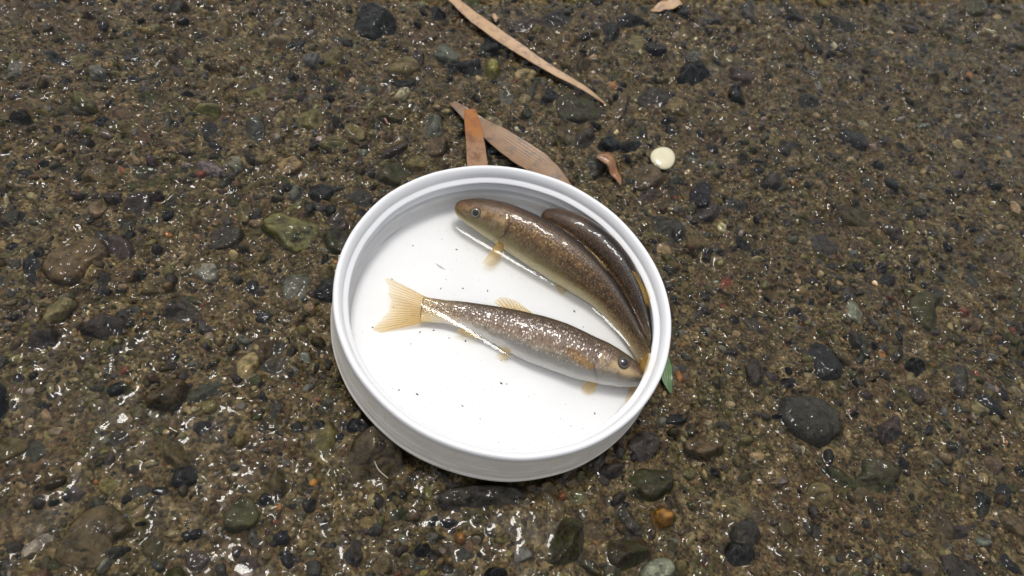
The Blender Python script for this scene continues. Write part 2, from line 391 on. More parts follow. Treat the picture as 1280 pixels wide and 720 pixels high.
class Stone:
    __slots__ = ('x', 'y', 'a', 'b', 'rot', 'h', 'kind', 'har', 'planes', 'zb', 'p', 'rough', 'seed', 'tint')
    def __init__(s, x, y, a, b, rot, h, kind):
        s.x, s.y, s.a, s.b, s.rot, s.h, s.kind = x, y, a, b, rot, h, kind
        s.har = [(k, rng.normal()*0.10/(k-1)**0.7, rng.uniform(0, 6.28)) for k in (2, 3, 4, 5)]
        s.p = rng.uniform(2.0, 3.6)
        s.planes = [(rng.uniform(0, 6.28), rng.uniform(0.25, 0.95), rng.uniform(0.55, 0.95)) for _ in range(rng.integers(1, 5))]
        if kind in ('orange', 'lime', 'cream'): s.planes, s.p = [], 2.3
        s.zb = float(ground_base(np.array([x]), np.array([y]))[0]) - 0.35*h
        s.rough = rng.uniform(0.06, 0.15); s.seed = int(rng.integers(1, 9999))
        c = np.array(PALETTE[kind]); s.tint = np.clip(c*rng.uniform(0.75, 1.35)*(1+rng.normal(size=3)*0.06), 0, 1)
    def outline(s, phi):
        r = 1.0
        for k, a, p in s.har: r = r + a*np.cos(k*phi+p)
        return r
    def height(s, x, y):
        """upper surface over world x, y (mm); -99 outside"""
        dx, dy = x-s.x, y-s.y; c, n = math.cos(s.rot), math.sin(s.rot)
        u, v = (dx*c+dy*n)/s.a, (-dx*n+dy*c)/s.b
        rho = np.hypot(u, v)/s.outline(np.arctan2(v, u))
        z = np.sqrt(np.clip(1-np.clip(rho, 0, 1)**s.p, 0, 1))
        for an, sl, of in s.planes:
            z = np.minimum(z, of - sl*(u*math.cos(an)+v*math.sin(an)))
        z = np.maximum(z, 0)*s.h*1.35
        sz = max(1.2, min(s.a, s.b)*0.42)
        z = z + (1-np.clip(rho, 0, 1)**4)*s.rough*min(s.a, 6)*fbm(x, y, sz, 3, s.seed)
        return np.where(rho <= 1.0, np.minimum(s.zb+z, cap_height(x, y)), -99.0)
    def points(s, na, nr):
        ph = np.arange(na)/na*2*math.pi; rr = 1-(1-np.arange(1, nr+1)/nr)**1.5
        o = s.outline(ph)*0.999
        u = (rr[:, None]*o*np.cos(ph)); v = rr[:, None]*o*np.sin(ph)
        c, n = math.cos(s.rot), math.sin(s.rot)
        x = s.x + u*s.a*c - v*s.b*n; y = s.y + u*s.a*n + v*s.b*c
        z = s.height(x, y)
        top = s.height(np.array([s.x]), np.array([s.y]))[0]
        low = min(s.zb, float(z[-1].min())) - 0.5*min(s.a, s.b)
        return np.concatenate([[[s.x, s.y, top]], np.stack([x, y, z], -1).reshape(-1, 3), [[s.x, s.y, low]]])

def stone_faces(na, nr):
    f = []
    for j in range(na):
        k = (j+1) % na
        f.append((0, 1+j, 1+k))
        for i in range(nr-1):
            a, b, c, d = 1+i*na+j, 1+(i+1)*na+j, 1+(i+1)*na+k, 1+i*na+k
            f += [(a, b, c), (a, c, d)]
        f.append((1+(nr-1)*na+j, 1+na*nr, 1+(nr-1)*na+k))
    return np.array(f)

M_ground, M_stone = mat_ground(), mat_stone()

# the ground: one sheet, fine where the stones sit, running on for metres around
step = 1.25
gx = np.arange(GX0, GX1, step); gy = np.arange(GY0, GY1, step)
X, Y = np.meshgrid(gx, gy, indexing='ij')
Z = ground_base(X, Y)
V = np.stack([X, Y, Z], -1).reshape(-1, 3)
Fq = grid_faces(len(gx), len(gy))[:, ::-1]
nx, ny = len(gx), len(gy)
loop = np.concatenate([np.arange(nx)*ny, (nx-1)*ny + np.arange(1, ny), (np.arange(nx-2, -1, -1))*ny + ny-1, np.arange(ny-2, 0, -1)])
ctr = np.array([(GX0+GX1)/2, (GY0+GY1)/2]); prev = loop; rings = []
for sc_ in (1.04, 1.12, 1.3, 1.7, 2.5, 4.5, 9.0, 16.0):
    q = ctr + (V[loop, :2]-ctr)*sc_
    base = len(V); V = np.concatenate([V, np.column_stack([q, ground_base(q[:, 0], q[:, 1])])])
    cur = base + np.arange(len(loop))
    rings.append(np.stack([prev, cur, np.roll(cur, -1), np.roll(prev, -1)], -1)); prev = cur
Fq = np.concatenate([Fq] + [r[:, ::1] for r in rings])
me = mesh_from('ground', V, Fq)
ground = obj('ground', me, M_ground); ground['kind'] = 'structure'

# stones: the measured ones first, then a random scatter that keeps clear of them
stones = [Stone(x, y, a*1.08, b*1.08, math.radians(r), h*1.35, k) for x, y, a, b, r, h, k in STONES]
FIELD = [(-272, 75), (292, 410), (222, -32), (-112, -146)]      # the patch of ground that is strewn
def in_field(x, y, pad=0.0):
    ok = np.ones(np.shape(x), bool)
    for i in range(4):
        (x0, y0), (x1, y1) = FIELD[i], FIELD[(i+1) % 4]
        d = math.hypot(x1-x0, y1-y0)
        ok &= ((x1-x0)*(y-y0) - (y1-y0)*(x-x0))/d < pad
    return ok
occ_step = 1.0
occ = np.zeros((int((GX1-GX0)/occ_step)+2, int((GY1-GY0)/occ_step)+2), np.float32)
def stamp(x, y, r):
    i0, i1 = int((x-r-GX0)/occ_step), int((x+r-GX0)/occ_step)+1; j0, j1 = int((y-r-GY0)/occ_step), int((y+r-GY0)/occ_step)+1
    i0, j0 = max(i0, 0), max(j0, 0)
    ii, jj = np.ogrid[i0:i1+1, j0:j1+1]
    m = (ii*occ_step+GX0-x)**2 + (jj*occ_step+GY0-y)**2 < r*r
    blk = occ[i0:i1+1, j0:j1+1]; blk[m[:blk.shape[0], :blk.shape[1]]] = 1
def free(x, y): return occ[int((x-GX0)/occ_step+0.5), int((y-GY0)/occ_step+0.5)] == 0
for s in stones: stamp(s.x, s.y, 0.9*math.sqrt(s.a*s.b))
KINDS = ['black', 'slate', 'brown', 'moss', 'olive', 'grey', 'tan', 'red', 'orange', 'pale', 'green', 'cream']
def scatter(count, r0, r1, hk, weights, keep, power=2.0, lid_skip=True):
    out = []; w = np.array(weights, float); w /= w.sum(); tries = 0
    while len(out) < count and tries < count*12:
        tries += 1
        x, y = rng.uniform(GX0+16, GX1-16), rng.uniform(GY0+16, GY1-16)
        if not in_field(np.array(x), np.array(y)) or not free(x, y): continue
        if lid_skip and math.hypot(x, y) < 50: continue
        r = r0*(r1/r0)**(rng.random()**power)
        if r > 2.4:
            k = 0.7*r
            if not all(free(x+dx*k, y+dy*k) for dx, dy in ((1, 0), (-1, 0), (0, 1), (0, -1))): continue
        el = rng.uniform(1.0, 1.75)
        s = Stone(x, y, r*math.sqrt(el), r/math.sqrt(el), rng.uniform(0, 3.14), r*rng.uniform(*hk), KINDS[rng.choice(len(KINDS), p=w)])
        out.append(s); stamp(x, y, r*keep)
    return out
big = scatter(48, 6.0, 12.0, (0.3, 0.62), [5, 6, 5, 4, 1.5, 0.4, 0.2, 0, 0, 0, 0, 0], 0.95)
med = scatter(420, 2.8, 6.0, (0.4, 0.8), [6, 8, 6, 3, 3, 1.2, 1.5, 0.15, 0.08, 0.4, 0.2, 0.04], 0.9, 1.6)

class Gravel:
    """many little stones at once: arrays instead of objects"""
    def __init__(s, tries, r0, r1, hk, weights, keep, power):
        w = np.array(weights, float); w /= w.sum()
        x = rng.uniform(GX0+16, GX1-16, tries); y = rng.uniform(GY0+16, GY1-16, tries)
        clump = fbm(x, y, 26, 2, 131)
        ok = in_field(x, y) & (np.hypot(x, y) > 52) & (rng.random(tries) < 0.75+0.5*clump)
        ok &= occ[((x-GX0)/occ_step+0.5).astype(int), ((y-GY0)/occ_step+0.5).astype(int)] == 0
        x, y = x[ok], y[ok]; r = r0*(r1/r0)**(rng.random(len(x))**power)
        if keep:
            sel = []
            for i in np.argsort(-r):
                if free(x[i], y[i]): sel.append(i); stamp(x[i], y[i], r[i]*keep)
            x, y, r = x[sel], y[sel], r[sel]
        n = s.n = len(x); s.x, s.y = x, y
        el = np.sqrt(rng.uniform(1.0, 1.8, n)); s.a, s.b = r*el, r/el; s.rot = rng.uniform(0, 3.14, n)
        s.h = r*rng.uniform(hk[0], hk[1], n); s.p = rng.uniform(2.0, 3.4, n)
        s.har = [(k, rng.normal(size=n)*0.11/(k-1)**0.6, rng.uniform(0, 6.28, n)) for k in (2, 3, 4)]
        s.pl = [(rng.uniform(0, 6.28, n), rng.uniform(0.2, 0.9, n), rng.uniform(0.55, 1.1, n)) for _ in range(3)]
        s.zb = ground_base(x, y) - 0.30*s.h
        pal = np.array([PALETTE[k] for k in KINDS]); pick = rng.choice(len(KINDS), n, p=w)
        s.tint = np.clip(pal[pick]*rng.uniform(0.7, 1.4, (n, 1))*(1+rng.normal(size=(n, 3))*0.06), 0, 1)
        s.moss = np.array([MOSSY.get(k, 0.06) for k in KINDS])[pick]
    def height(s, x, y):
        """x, y: (n, ...) world positions, one row for each stone"""
        e = (slice(None),) + (None,)*(x.ndim-1)
        dx, dy = x-s.x[e], y-s.y[e]; c, q_ = np.cos(s.rot)[e], np.sin(s.rot)[e]
        u, v = (dx*c+dy*q_)/s.a[e], (-dx*q_+dy*c)/s.b[e]; ph = np.arctan2(v, u); o = 1.0
        for k, am, p0 in s.har: o = o + am[e]*np.cos(k*ph+p0[e])
        rho = np.hypot(u, v)/o
        z = np.sqrt(np.clip(1-np.clip(rho, 0, 1)**s.p[e], 0, 1))
        for an, sl, of in s.pl: z = np.minimum(z, of[e]-sl[e]*(u*np.cos(an)[e]+v*np.sin(an)[e]))
        z = s.zb[e] + np.maximum(z, 0)*s.h[e]*1.3
        return np.where(rho <= 1.0, np.minimum(z, cap_height(x, y)), -99.0)
    def build(s, name, na, nr, extra=()):
        ph = np.arange(na)/na*2*math.pi; rr = 1-(1-np.arange(1, nr+1)/nr)**1.4
        o = np.ones((s.n, na))
        for k, am, p0 in s.har: o = o + am[:, None]*np.cos(k*ph+p0[:, None])
        u = 0.998*o[:, None]*rr[:, None]*np.cos(ph)*s.a[:, None, None]; v = 0.998*o[:, None]*rr[:, None]*np.sin(ph)*s.b[:, None, None]
        c, q_ = np.cos(s.rot)[:, None, None], np.sin(s.rot)[:, None, None]
        x = s.x[:, None, None]+u*c-v*q_; y = s.y[:, None, None]+u*q_+v*c; z = s.height(x, y)
        top = np.stack([s.x, s.y, s.height(s.x[:, None], s.y[:, None])[:, 0]], -1)[:, None]
        low = np.stack([s.x, s.y, s.zb-0.5*s.b], -1)[:, None]
        P = np.concatenate([top, np.stack([x, y, z], -1).reshape(s.n, -1, 3), low], 1); k = P.shape[1]
        F = (stone_faces(na, nr)[None]+(np.arange(s.n)*k)[:, None, None]).reshape(-1, 3)
        V_, T_, M_ = P.reshape(-1, 3), np.repeat(s.tint, k, 0), np.repeat(s.moss, k)
        for st in extra:
            Q = st.points(na, nr); F = np.concatenate([F, stone_faces(na, nr)+len(V_)]); V_ = np.concatenate([V_, Q])
            T_ = np.concatenate([T_, np.tile(st.tint, (k, 1))]); M_ = np.append(M_, np.full(k, MOSSY.get(st.kind, 0.06)))
        me = mesh_from(name, V_, F); set_color(me, 'tint', T_); set_float(me, 'moss', M_)
        o_ = obj(name, me, M_stone, ground); o_['kind'] = 'stuff'; return o_
    def raster(s):
        for i in range(0, s.n, 3000):
            sub = Gravel.__new__(Gravel); sl = slice(i, i+3000)
            for k in ('x', 'y', 'a', 'b', 'rot', 'h', 'p', 'zb'): setattr(sub, k, getattr(s, k)[sl])
            sub.har = [(k, am[sl], p0[sl]) for k, am, p0 in s.har]; sub.pl = [tuple(q_[sl] for q_ in p) for p in s.pl]
            K = int(np.max(s.a)*1.3/fs)+1; off = np.arange(-K, K+1)
            ii = ((sub.x-fx[0])/fs+0.5).astype(int)[:, None, None]+off[None, :, None]; jj = ((sub.y-fy[0])/fs+0.5).astype(int)[:, None, None]+off[None, None, :]
            ii, jj = np.broadcast_arrays(np.clip(ii, 0, len(fx)-1), np.clip(jj, 0, len(fy)-1))
            np.maximum.at(S, (ii, jj), sub.height(fx[ii], fy[jj]))
small = Gravel(26000, 0.9, 2.8, (0.7, 1.3), [4.5, 8, 9, 3, 5, 1.5, 3.0, 0.15, 0.08, 0.4, 0.2, 0.06], 0.8, 1.9)
grit = Gravel(85000, 0.45, 1.05, (0.8, 1.5), [2.5, 5, 8, 2, 8, 2.5, 7, 0.25, 0.2, 1.0, 0.2, 0.2], 0.0, 1.4)
loose = stones + big + med
loose.sort(key=lambda s: -s.a*s.b/((s.x)**2+(s.y+134)**2+221**2))
single, rest = loose[:300], loose[300:]

NAMED = {(-59.3, 89.9): 'grey green squarish stone', (-44.6, 141.4): 'yellowish green egg shaped pebble', (74.9, -50.5): 'smooth orange brown pebble',
         (-77.3, 101.6): 'cream coloured stone chip', (-108.5, 144.8): 'large black stone', (43.7, -68.3): 'large dark mossy rock', (-23.8, -63.7): 'large smooth brown stone under the lid edge'}
F_big = stone_faces(30, 11)
for s in single:
    P = s.points(30, 11); c = np.array([s.x, s.y, s.zb])
    me = mesh_from('pebble', P-c, F_big); set_color(me, 'tint', np.tile(s.tint, (len(P), 1))); set_float(me, 'moss', np.full(len(P), MOSSY.get(s.kind, 0.06)))
    o = obj('pebble', me, M_stone, ground, c)
    for (kx, ky), lab in NAMED.items():
        if abs(s.x-kx) < 0.06 and abs(s.y-ky) < 0.06: o['label'] = lab
small.build('gravel', 12, 3, rest)
grit.build('grit', 7, 2)

# water clinging to and pooling between the stones: a membrane stretched over the solid ground
fs = 0.55
fx = np.arange(GX0+10, GX1-10, fs); fy = np.arange(GY0+8, GY1-10, fs)
FX, FY = np.meshgrid(fx, fy, indexing='ij')
S = ground_base(FX, FY)
def raster(lst):
    for s in lst:
        r = max(s.a, s.b)*1.35
        i0, i1 = max(0, int((s.x-r-fx[0])/fs)), min(len(fx), int((s.x+r-fx[0])/fs)+2)
        j0, j1 = max(0, int((s.y-r-fy[0])/fs)), min(len(fy), int((s.y+r-fy[0])/fs)+2)
        if i1 <= i0 or j1 <= j0: continue
        sl = (slice(i0, i1), slice(j0, j1))
        S[sl] = np.maximum(S[sl], s.height(FX[sl], FY[sl]))
raster(loose); small.raster(); grit.raster()
cling = 0.75*fbm(FX, FY, 4.2, 2, 301) + 0.22*fbm(FX, FY, 2.0, 1, 333)      # beads of water over sand grains
cling = cling*(1 + 0.7*np.clip((FY-20)/70, 0, 1))

def membrane(solid, level, lam, h, eps, iters):
    """water surface: stays above solid+eps, pulled to level with capillary length lam (grid pitch h)"""
    low = solid + eps; w = np.maximum(low, level); k = (h/lam)**2
    for _ in range(iters):
        a = np.empty_like(w); p = np.pad(w, 1, mode='edge')
        a = (p[:-2, 1:-1]+p[2:, 1:-1]+p[1:-1, :-2]+p[1:-1, 2:])
        w = np.maximum(low, (a + k*level)/(4+k))
    return w
def box3(a, n):
    for _ in range(n):
        p = np.pad(a, 1, mode='edge'); a = (p[:-2, 1:-1]+p[2:, 1:-1]+p[1:-1, :-2]+p[1:-1, 2:]+p[1:-1, 1:-1]*2)/6
    return a
level = np.minimum(ground_base(0*FX+FX, FY)*0 - 5.0 + 2.4*fbm(FX, FY, 46, 3, 5) + 0.75*fbm(FX, FY, 28, 2, 77) - 0.95 + 1.10*np.clip((-40-FY)/25, 0, 1), cap_height(FX, FY)-0.2)
film = membrane(S + np.maximum(cling, -0.05), level, 1.3, fs, 0.08, 34)
film = np.maximum(box3(film, 1), S+0.02)
# little domes of trapped air on the surface of the pools
bub = 0
while bub < 170:
    x, y = rng.uniform(-110, 220), rng.uniform(-130, 190)
    if not in_field(np.array(x), np.array(y)) or math.hypot(x, y) < 66: continue
    i, j = int((x-fx[0])/fs), int((y-fy[0])/fs)
    if film[i, j]-S[i, j] < 0.35: continue
    r = rng.uniform(0.7, 1.9); k = int(r/fs)+2; sl = (slice(i-k, i+k+1), slice(j-k, j+k+1))
    d = np.hypot(FX[sl]-x, FY[sl]-y)/r
    film[sl] += np.where(d < 1, np.sqrt(np.clip(1-d*d, 0, 1))*r*0.55, 0) ; bub += 1
film = np.minimum(film, np.maximum(cap_height(FX, FY), -0.04)+0.02)
keep = in_field(FX, FY, -6.0) & (np.hypot(FX, FY) > 52)
idx = -np.ones(FX.shape, int); idx[keep] = np.arange(keep.sum())
q = np.stack([idx[:-1, :-1], idx[1:, :-1], idx[1:, 1:], idx[:-1, 1:]], -1).reshape(-1, 4)
q = q[(q >= 0).all(1)]
me = mesh_from('water_film', np.stack([FX[keep], FY[keep], film[keep]], -1), q)
set_float(me, 'calm', np.clip((film-S)[keep]/0.9, 0, 1))
M_film = mat_clear_water('clear_water_on_stones', 260, 0.0021, 0.03, True)
wf = obj('water_film', me, M_film); wf['kind'] = 'structure'
envelope = box3(np.maximum(film, box3(film, 6)), 2)
def surface_z(x, y):
    i = np.clip(((np.asarray(x)-fx[0])/fs).astype(int), 0, len(fx)-1); j = np.clip(((np.asarray(y)-fy[0])/fs).astype(int), 0, len(fy)-1)
    return film[i, j]

# ------------------------------------------------------------------ the lid
M_lid = mat_plastic('white_plastic', (0.83, 0.83, 0.84))
M_lid_out = mat_plastic('weathered_bounce_tinted_plastic', (0.88, 0.84, 0.77), 0.35)  # warm tint paints in light bounced off the ground; the stains are dirt
lid = tag(empty('plastic_lid', (0, 0, 0)), 'round white plastic screw lid upturned as a dish, holding water and fish', 'lid')
NA = 240
def spin(name, prof, mat, wob=0.0, sub=1):
    prof = np.array(prof, float); th = np.arange(NA)/NA*2*math.pi
    wr = wob*fbm(60*np.cos(th), 60*np.sin(th), 22, 2, 3)
    wz = wob*0.8*fbm(60*np.cos(th), 60*np.sin(th), 30, 2, 8)
    R = prof[:, :1] + wr*(prof[:, :1] > 50); Zz = prof[:, 1:2] + wz*np.clip(prof[:, 1:2]/LID_H, 0, 1)
    P = np.stack([R*np.cos(th), R*np.sin(th), Zz+0*th], -1)
    return obj(name, mesh_from(name, P.reshape(-1, 3), grid_faces(len(prof), NA, True)), mat, lid)
def smooth_prof(pts, n=5):
    p = np.array(pts, float); t = np.arange(len(p)); u = np.linspace(0, len(p)-1, (len(p)-1)*n+1)
    out = []
    for x in u:
        i = min(int(x), len(p)-2); f = x-i
        a, b, c, d = p[max(i-1, 0)], p[i], p[i+1], p[min(i+2, len(p)-1)]
        out.append(0.5*((2*b)+(c-a)*f+(2*a-5*b+4*c-d)*f*f+(-a+3*b-3*c+d)*f**3))
    return out
spin('base', [(0.01, 0), (30, 0), (57, 0), (58.6, 0.1)], M_lid_out)
spin('side_wall', smooth_prof([(58.6, 0.1), (60.6, 0.5), (61.5, 1.5), (61.7, 3.2), (61.35, 4.2), (61.3, 6.5), (61.0, 9.0), (61.05, 9.6), (60.9, 10.3), (60.6, 14), (60.35, 17.2), (60.35, 18.0)], 3), M_lid_out, 0.3)
spin('rim', smooth_prof([(60.35, 18.0), (60.5, 19.2), (60.3, 20.4), (59.7, 21.0), (58.9, 20.9), (58.2, 20.2), (57.6, 19.0), (57.3, 17.8)], 4), M_lid, 0.3)
spin('inner_wall', smooth_prof([(57.3, 17.8), (57.3, 17.0), (56.2, 16.3), (55.4, 15.6), (55.9, 14.9), (57.4, 14.5), (57.6, 12.8), (56.6, 12.0), (55.8, 11.3), (56.4, 10.6), (57.6, 10.1), (57.6, 8.5), (56.7, 7.8), (56.2, 7.1), (56.8, 6.5), (57.5, 6.0), (57.3, 4.0), (56.4, 2.6), (55.0, 2.05)], 4), M_lid, 0.3)
spin('floor', [(55.0, 2.05), (54.0, FLOOR_Z), (40, FLOOR_Z), (20, FLOOR_Z), (0.01, FLOOR_Z)], M_lid)

# ------------------------------------------------------------------ fish
def catmull(pts, n):
    p = np.array(pts, float); p = np.concatenate([[2*p[0]-p[1]], p, [2*p[-1]-p[-2]]])
    out = []
    for i in range(1, len(p)-2):
        for f in np.linspace(0, 1, 24, endpoint=False):
            a, b, c, d = p[i-1], p[i], p[i+1], p[i+2]
            out.append(0.5*((2*b)+(c-a)*f+(2*a-5*b+4*c-d)*f*f+(-a+3*b-3*c+d)*f**3))
    out.append(p[-2]); out = np.array(out)
    for _ in range(6): out[1:-1] = (out[:-2]+2*out[1:-1]+out[2:])/4
    L = np.concatenate([[0], np.cumsum(np.linalg.norm(np.diff(out, axis=0), axis=1))])
    u = np.linspace(0, L[-1], n)
    return np.stack([np.interp(u, L, out[:, k]) for k in range(3)], -1), L[-1]

SS = [0, .012, .03, .06, .10, .15, .2, .3, .4, .5, .6, .7, .8, .9, 1.0]
DORS = [.20, .33, .43, .56, .68, .79, .87, .96, 1.0, .98, .88, .74, .60, .50, .54]
VENT = [.18, .31, .41, .54, .66, .78, .87, .98, 1.03, 1.0, .86, .68, .54, .46, .50]
WIDE = [.26, .44, .56, .70, .82, .91, .96, 1.0, 1.0, .94, .80, .62, .42, .24, .06]

class Fish:
    NS, NT = 170, 72
    def __init__(s, name, label, path, half_h, half_w, roll, mats, pose_up=None):
        s.root = tag(empty(name, path[0][:2] + (FLOOR_Z,)), label, 'fish', 'minnows in the lid')
        s.org = np.array([path[0][0], path[0][1], FLOOR_Z])
        s.M = mats; s.a, s.b = half_h, half_w
        s.c, s.L = catmull(path, 400)
        t = np.gradient(s.c, axis=0); s.t = t/np.linalg.norm(t, axis=1)[:, None]
        rl = np.interp(np.linspace(0, 1, 400), np.linspace(0, 1, len(roll)), np.radians(roll))
        upv = np.array([0, 0, 1.0]); lat = np.cross(s.t, upv); lat /= np.linalg.norm(lat, axis=1)[:, None]
        dor = np.cross(lat, s.t)
        s.e2 = dor*np.cos(rl)[:, None] + lat*np.sin(rl)[:, None]      # dorsal direction
        s.e1 = np.cross(s.t, s.e2)                                     # lateral
    def frame(s, u):
        f = lambda A: np.stack([np.interp(u, np.linspace(0, 1, 400), A[:, k]) for k in range(3)], -1)
        return f(s.c), f(s.t), f(s.e1), f(s.e2)
    def prof(s, u):
        sm = lambda T: np.interp(u, SS, T)
        return sm(DORS)*s.a, sm(VENT)*s.a, sm(WIDE)*s.b
    def surf(s, u, th, lift=0.0):
        """skin point: u along the body, th from the back (0) down the sides (+ = e1 side)"""
        u = np.asarray(u, float); th = np.asarray(th, float)
        c, t, e1, e2 = s.frame(u); d, v, w = s.prof(u)
        cy, sy = np.cos(th), np.sin(th)
        hgt = np.where(cy > 0, d, v)
        x = np.sign(sy)*np.abs(sy)**0.92*(w+lift)*np.where(cy > 0, 1-0.10*cy*cy, 1-0.04*cy*cy); y = np.sign(cy)*np.abs(cy)**0.96*(hgt+lift)
        return c + e1*x[..., None] + e2*y[..., None]
    def body(s):
        base = np.linspace(0, 1, s.NS); u = np.where(base < 0.35, 0.30*(base/0.35)**1.15, 0.30+0.70*(base-0.35)/0.65)
        th = np.linspace(0, 2*math.pi, s.NT, endpoint=False)
        U, T = np.meshgrid(u, th, indexing='ij'); cy = np.cos(T)
        # relief of the head: gill cover edge, cheek crease, mouth slit, nostril, eye socket
        edge = 0.232 - 0.030*(cy+0.15)**2 - 0.045*np.clip(-cy-0.35, 0, 1)
        dg = (U-edge)
        rel = 0.42*np.exp(-np.clip(-dg, 0, 1)/0.030)*(dg < 0) * np.clip(1.25-np.abs(cy+0.1)*1.15, 0, 1)
        rel -= 0.22*np.exp(-(dg-0.004)**2/0.003**2)*np.clip(1.25-np.abs(cy+0.1)*1.15, 0, 1)
        pre = 0.165 + 0.02*np.sin(T*2)*0 - 0.05*np.clip(-cy-0.2, 0, 1)
        rel -= 0.16*np.exp(-(U-pre)**2/0.005**2)*np.clip(0.9-np.abs(cy+0.15), 0, 1)
        mouth = -0.12 - 6.5*U
        rel -= 0.55*np.exp(-((cy-mouth)/0.085)**2)*np.clip(1-(U/0.062)**3, 0, 1)*np.clip((U-0.003)/0.012, 0, 1)
        rel += 0.18*np.exp(-((cy-mouth-0.2)/0.13)**2)*np.clip(1-(U/0.058)**2, 0, 1)
        rel -= 0.35*np.exp(-((U-0.052)/0.006)**2-((cy-0.50)/0.07)**2)
        rel -= 0.25*np.exp(-((U-s.eye_u)/0.030)**2-((cy-s.eye_c)/0.30)**2)
        P = s.surf(U, T, rel*s.a/9.0)
        mid0, mid1 = s.surf(np.array([0.0]), np.array([0.0])), None
        c0, t0, _, _ = s.frame(np.array([0.0, 1.0]))
        P = np.concatenate([P.reshape(-1, 3), [c0[0]-t0[0]*0.45, c0[1]+t0[1]*0.3]]) - s.org
        F = grid_faces(s.NS, s.NT, True).tolist()
        n = s.NS*s.NT
        F += [[n, (j+1) % s.NT, j] for j in range(s.NT)] + [[n+1, n-s.NT+j, n-s.NT+(j+1) % s.NT] for j in range(s.NT)]
        me = mesh_from('body', P, [f[::-1] for f in F])
        vv = np.append((cy.ravel()*0.5+0.5), [0.5, 0.5]); ss = np.append(U.ravel(), [0, 1])
        set_float(me, 'dorsal', vv); set_float(me, 'along', ss)
        gl = np.exp(-((dg-0.006)/0.006)**2)*np.clip(1.1-np.abs(cy+0.15)*1.1, 0, 1) + 0.7*np.exp(-((cy-mouth)/0.05)**2)*np.clip(1-(U/0.06)**3, 0, 1)*np.clip((U-0.004)/0.01, 0, 1)
        set_float(me, 'gill', np.append(np.clip(gl, 0, 1).ravel(), [0, 0]))
        uvl = me.uv_layers.new(name='skin'); li = np.empty(len(me.loops), np.int32); me.loops.foreach_get('vertex_index', li)
        d, v, w = s.prof(U); side = np.where(T > math.pi, 2*math.pi-T, T)
        gu = np.append((U*s.L).ravel(), [0, s.L]); gv = np.append((side*0.62*s.a + (T > math.pi)*60).ravel(), [0, 0])
        uvl.data.foreach_set('uv', np.stack([gu[li], gv[li]], -1).astype(np.float32).ravel())
        me.materials.append(s.M['skin'])
        s.body_mesh = me
        return obj('body', me, None, s.root)
    def eyes(s):
        for side in (1, -1):
            th = math.acos(s.eye_c)*side
            p = s.surf(np.array([s.eye_u]), np.array([th]))[0]; c, t, e1, e2 = (q[0] for q in s.frame(np.array([s.eye_u])))
            nrm = e1*math.sin(th)*1.0 + e2*math.cos(th)*0.55; nrm /= np.linalg.norm(nrm)
            tx = t - nrm*np.dot(t, nrm); tx /= np.linalg.norm(tx); ty = np.cross(nrm, tx)
            R = s.eye_r
            def dome(rad, flat, lift, nr, na=28):
                P = [p + nrm*(lift+flat)]; rd = [0.0]
                for i in range(1, nr+1):
                    f = i/nr*1.0; ang = f*math.pi*0.62
                    for j in range(na):
                        a = j/na*2*math.pi
                        P.append(p + (tx*math.cos(a)+ty*math.sin(a))*rad*math.sin(ang)/1.0 + nrm*(lift+flat*math.cos(ang))); rd.append(min(1, f*0.62/0.5))
                F = [(0, 1+j, 1+(j+1) % na) for j in range(na)]
                for i in range(nr-1):
                    for j in range(na): F.append((1+i*na+j, 1+(i+1)*na+j, 1+(i+1)*na+(j+1) % na, 1+i*na+(j+1) % na))
                return np.array(P)-s.org, F, rd
            P, F, rd = dome(R, R*0.55, -0.10, 12)
            me = mesh_from('eye', P, F); set_float(me, 'radial', rd); eye = obj('eye', me, s.M['eye'], s.root)
            P, F, rd = dome(R*0.40, R*0.30, R*0.20, 6)
            me = mesh_from('pupil', P, F); set_float(me, 'radial', [0]*len(rd)); obj('pupil', me, s.M['pupil'], eye)
    def fin(s, name, root_pts, tip_pts, rays, k=14, curl=None, label=None, mat=None):
        """membrane between a root curve and a tip curve, ribbed by its rays"""
        m = rays*4+1; w = np.linspace(0, 1, m)
        A, B = catmull(root_pts, m)[0] if len(root_pts) > 2 else np.array(root_pts[0])+(np.array(root_pts[1])-np.array(root_pts[0]))*w[:, None], catmull(tip_pts, m)[0]
        T = np.linspace(0, 1, k); B = A + (B-A)*(1+0.06*fbm(w*rays, w*0+rays, 1.3, 2, rays))[:, None]; P = A[None]*(1-T[:, None, None]) + B[None]*T[:, None, None]
        nrm = np.cross(P[-1, -1]-P[0, 0], P[-1, 0]-P[0, -1]); nrm = nrm/np.linalg.norm(nrm)
        ph = np.abs(((w*rays) % 1)-0.5)*2                 # 1 on a ray, 0 between
        P = P + nrm*(0.12*ph[None, :, None]*(1-0.6*T[:, None, None]))
        P = P + nrm*(0.25*np.sin(w*9)[None, :, None]*T[:, None, None])
        if curl is not None: P = P + np.array(curl)*(T**2)[:, None, None]
        Q = P + nrm*(0.22*(1-T)+0.05)[:, None, None]      # back skin: the fin has thickness
        n = k*m; f1 = grid_faces(k, m); f2 = grid_faces(k, m)[:, ::-1]+n
        rim = []
        bd = [j for j in range(m)] + [i*m+m-1 for i in range(1, k)] + [(k-1)*m+j for j in range(m-2, -1, -1)] + [i*m for i in range(k-2, 0, -1)]
        for a, b in zip(bd, bd[1:]+bd[:1]): rim.append((a, b, b+n, a+n))
        me = mesh_from(name, np.concatenate([P.reshape(-1, 3), Q.reshape(-1, 3)])-s.org, np.concatenate([f1, f2, np.array(rim)]))
        tt = np.repeat(T, m); set_float(me, 'tip', np.tile(tt, 2)); set_float(me, 'ray', np.tile(1-np.tile(ph, k), 2))
        o = obj(name, me, mat or s.M['fin'], s.root)
        if label: o['label'] = label
        return o
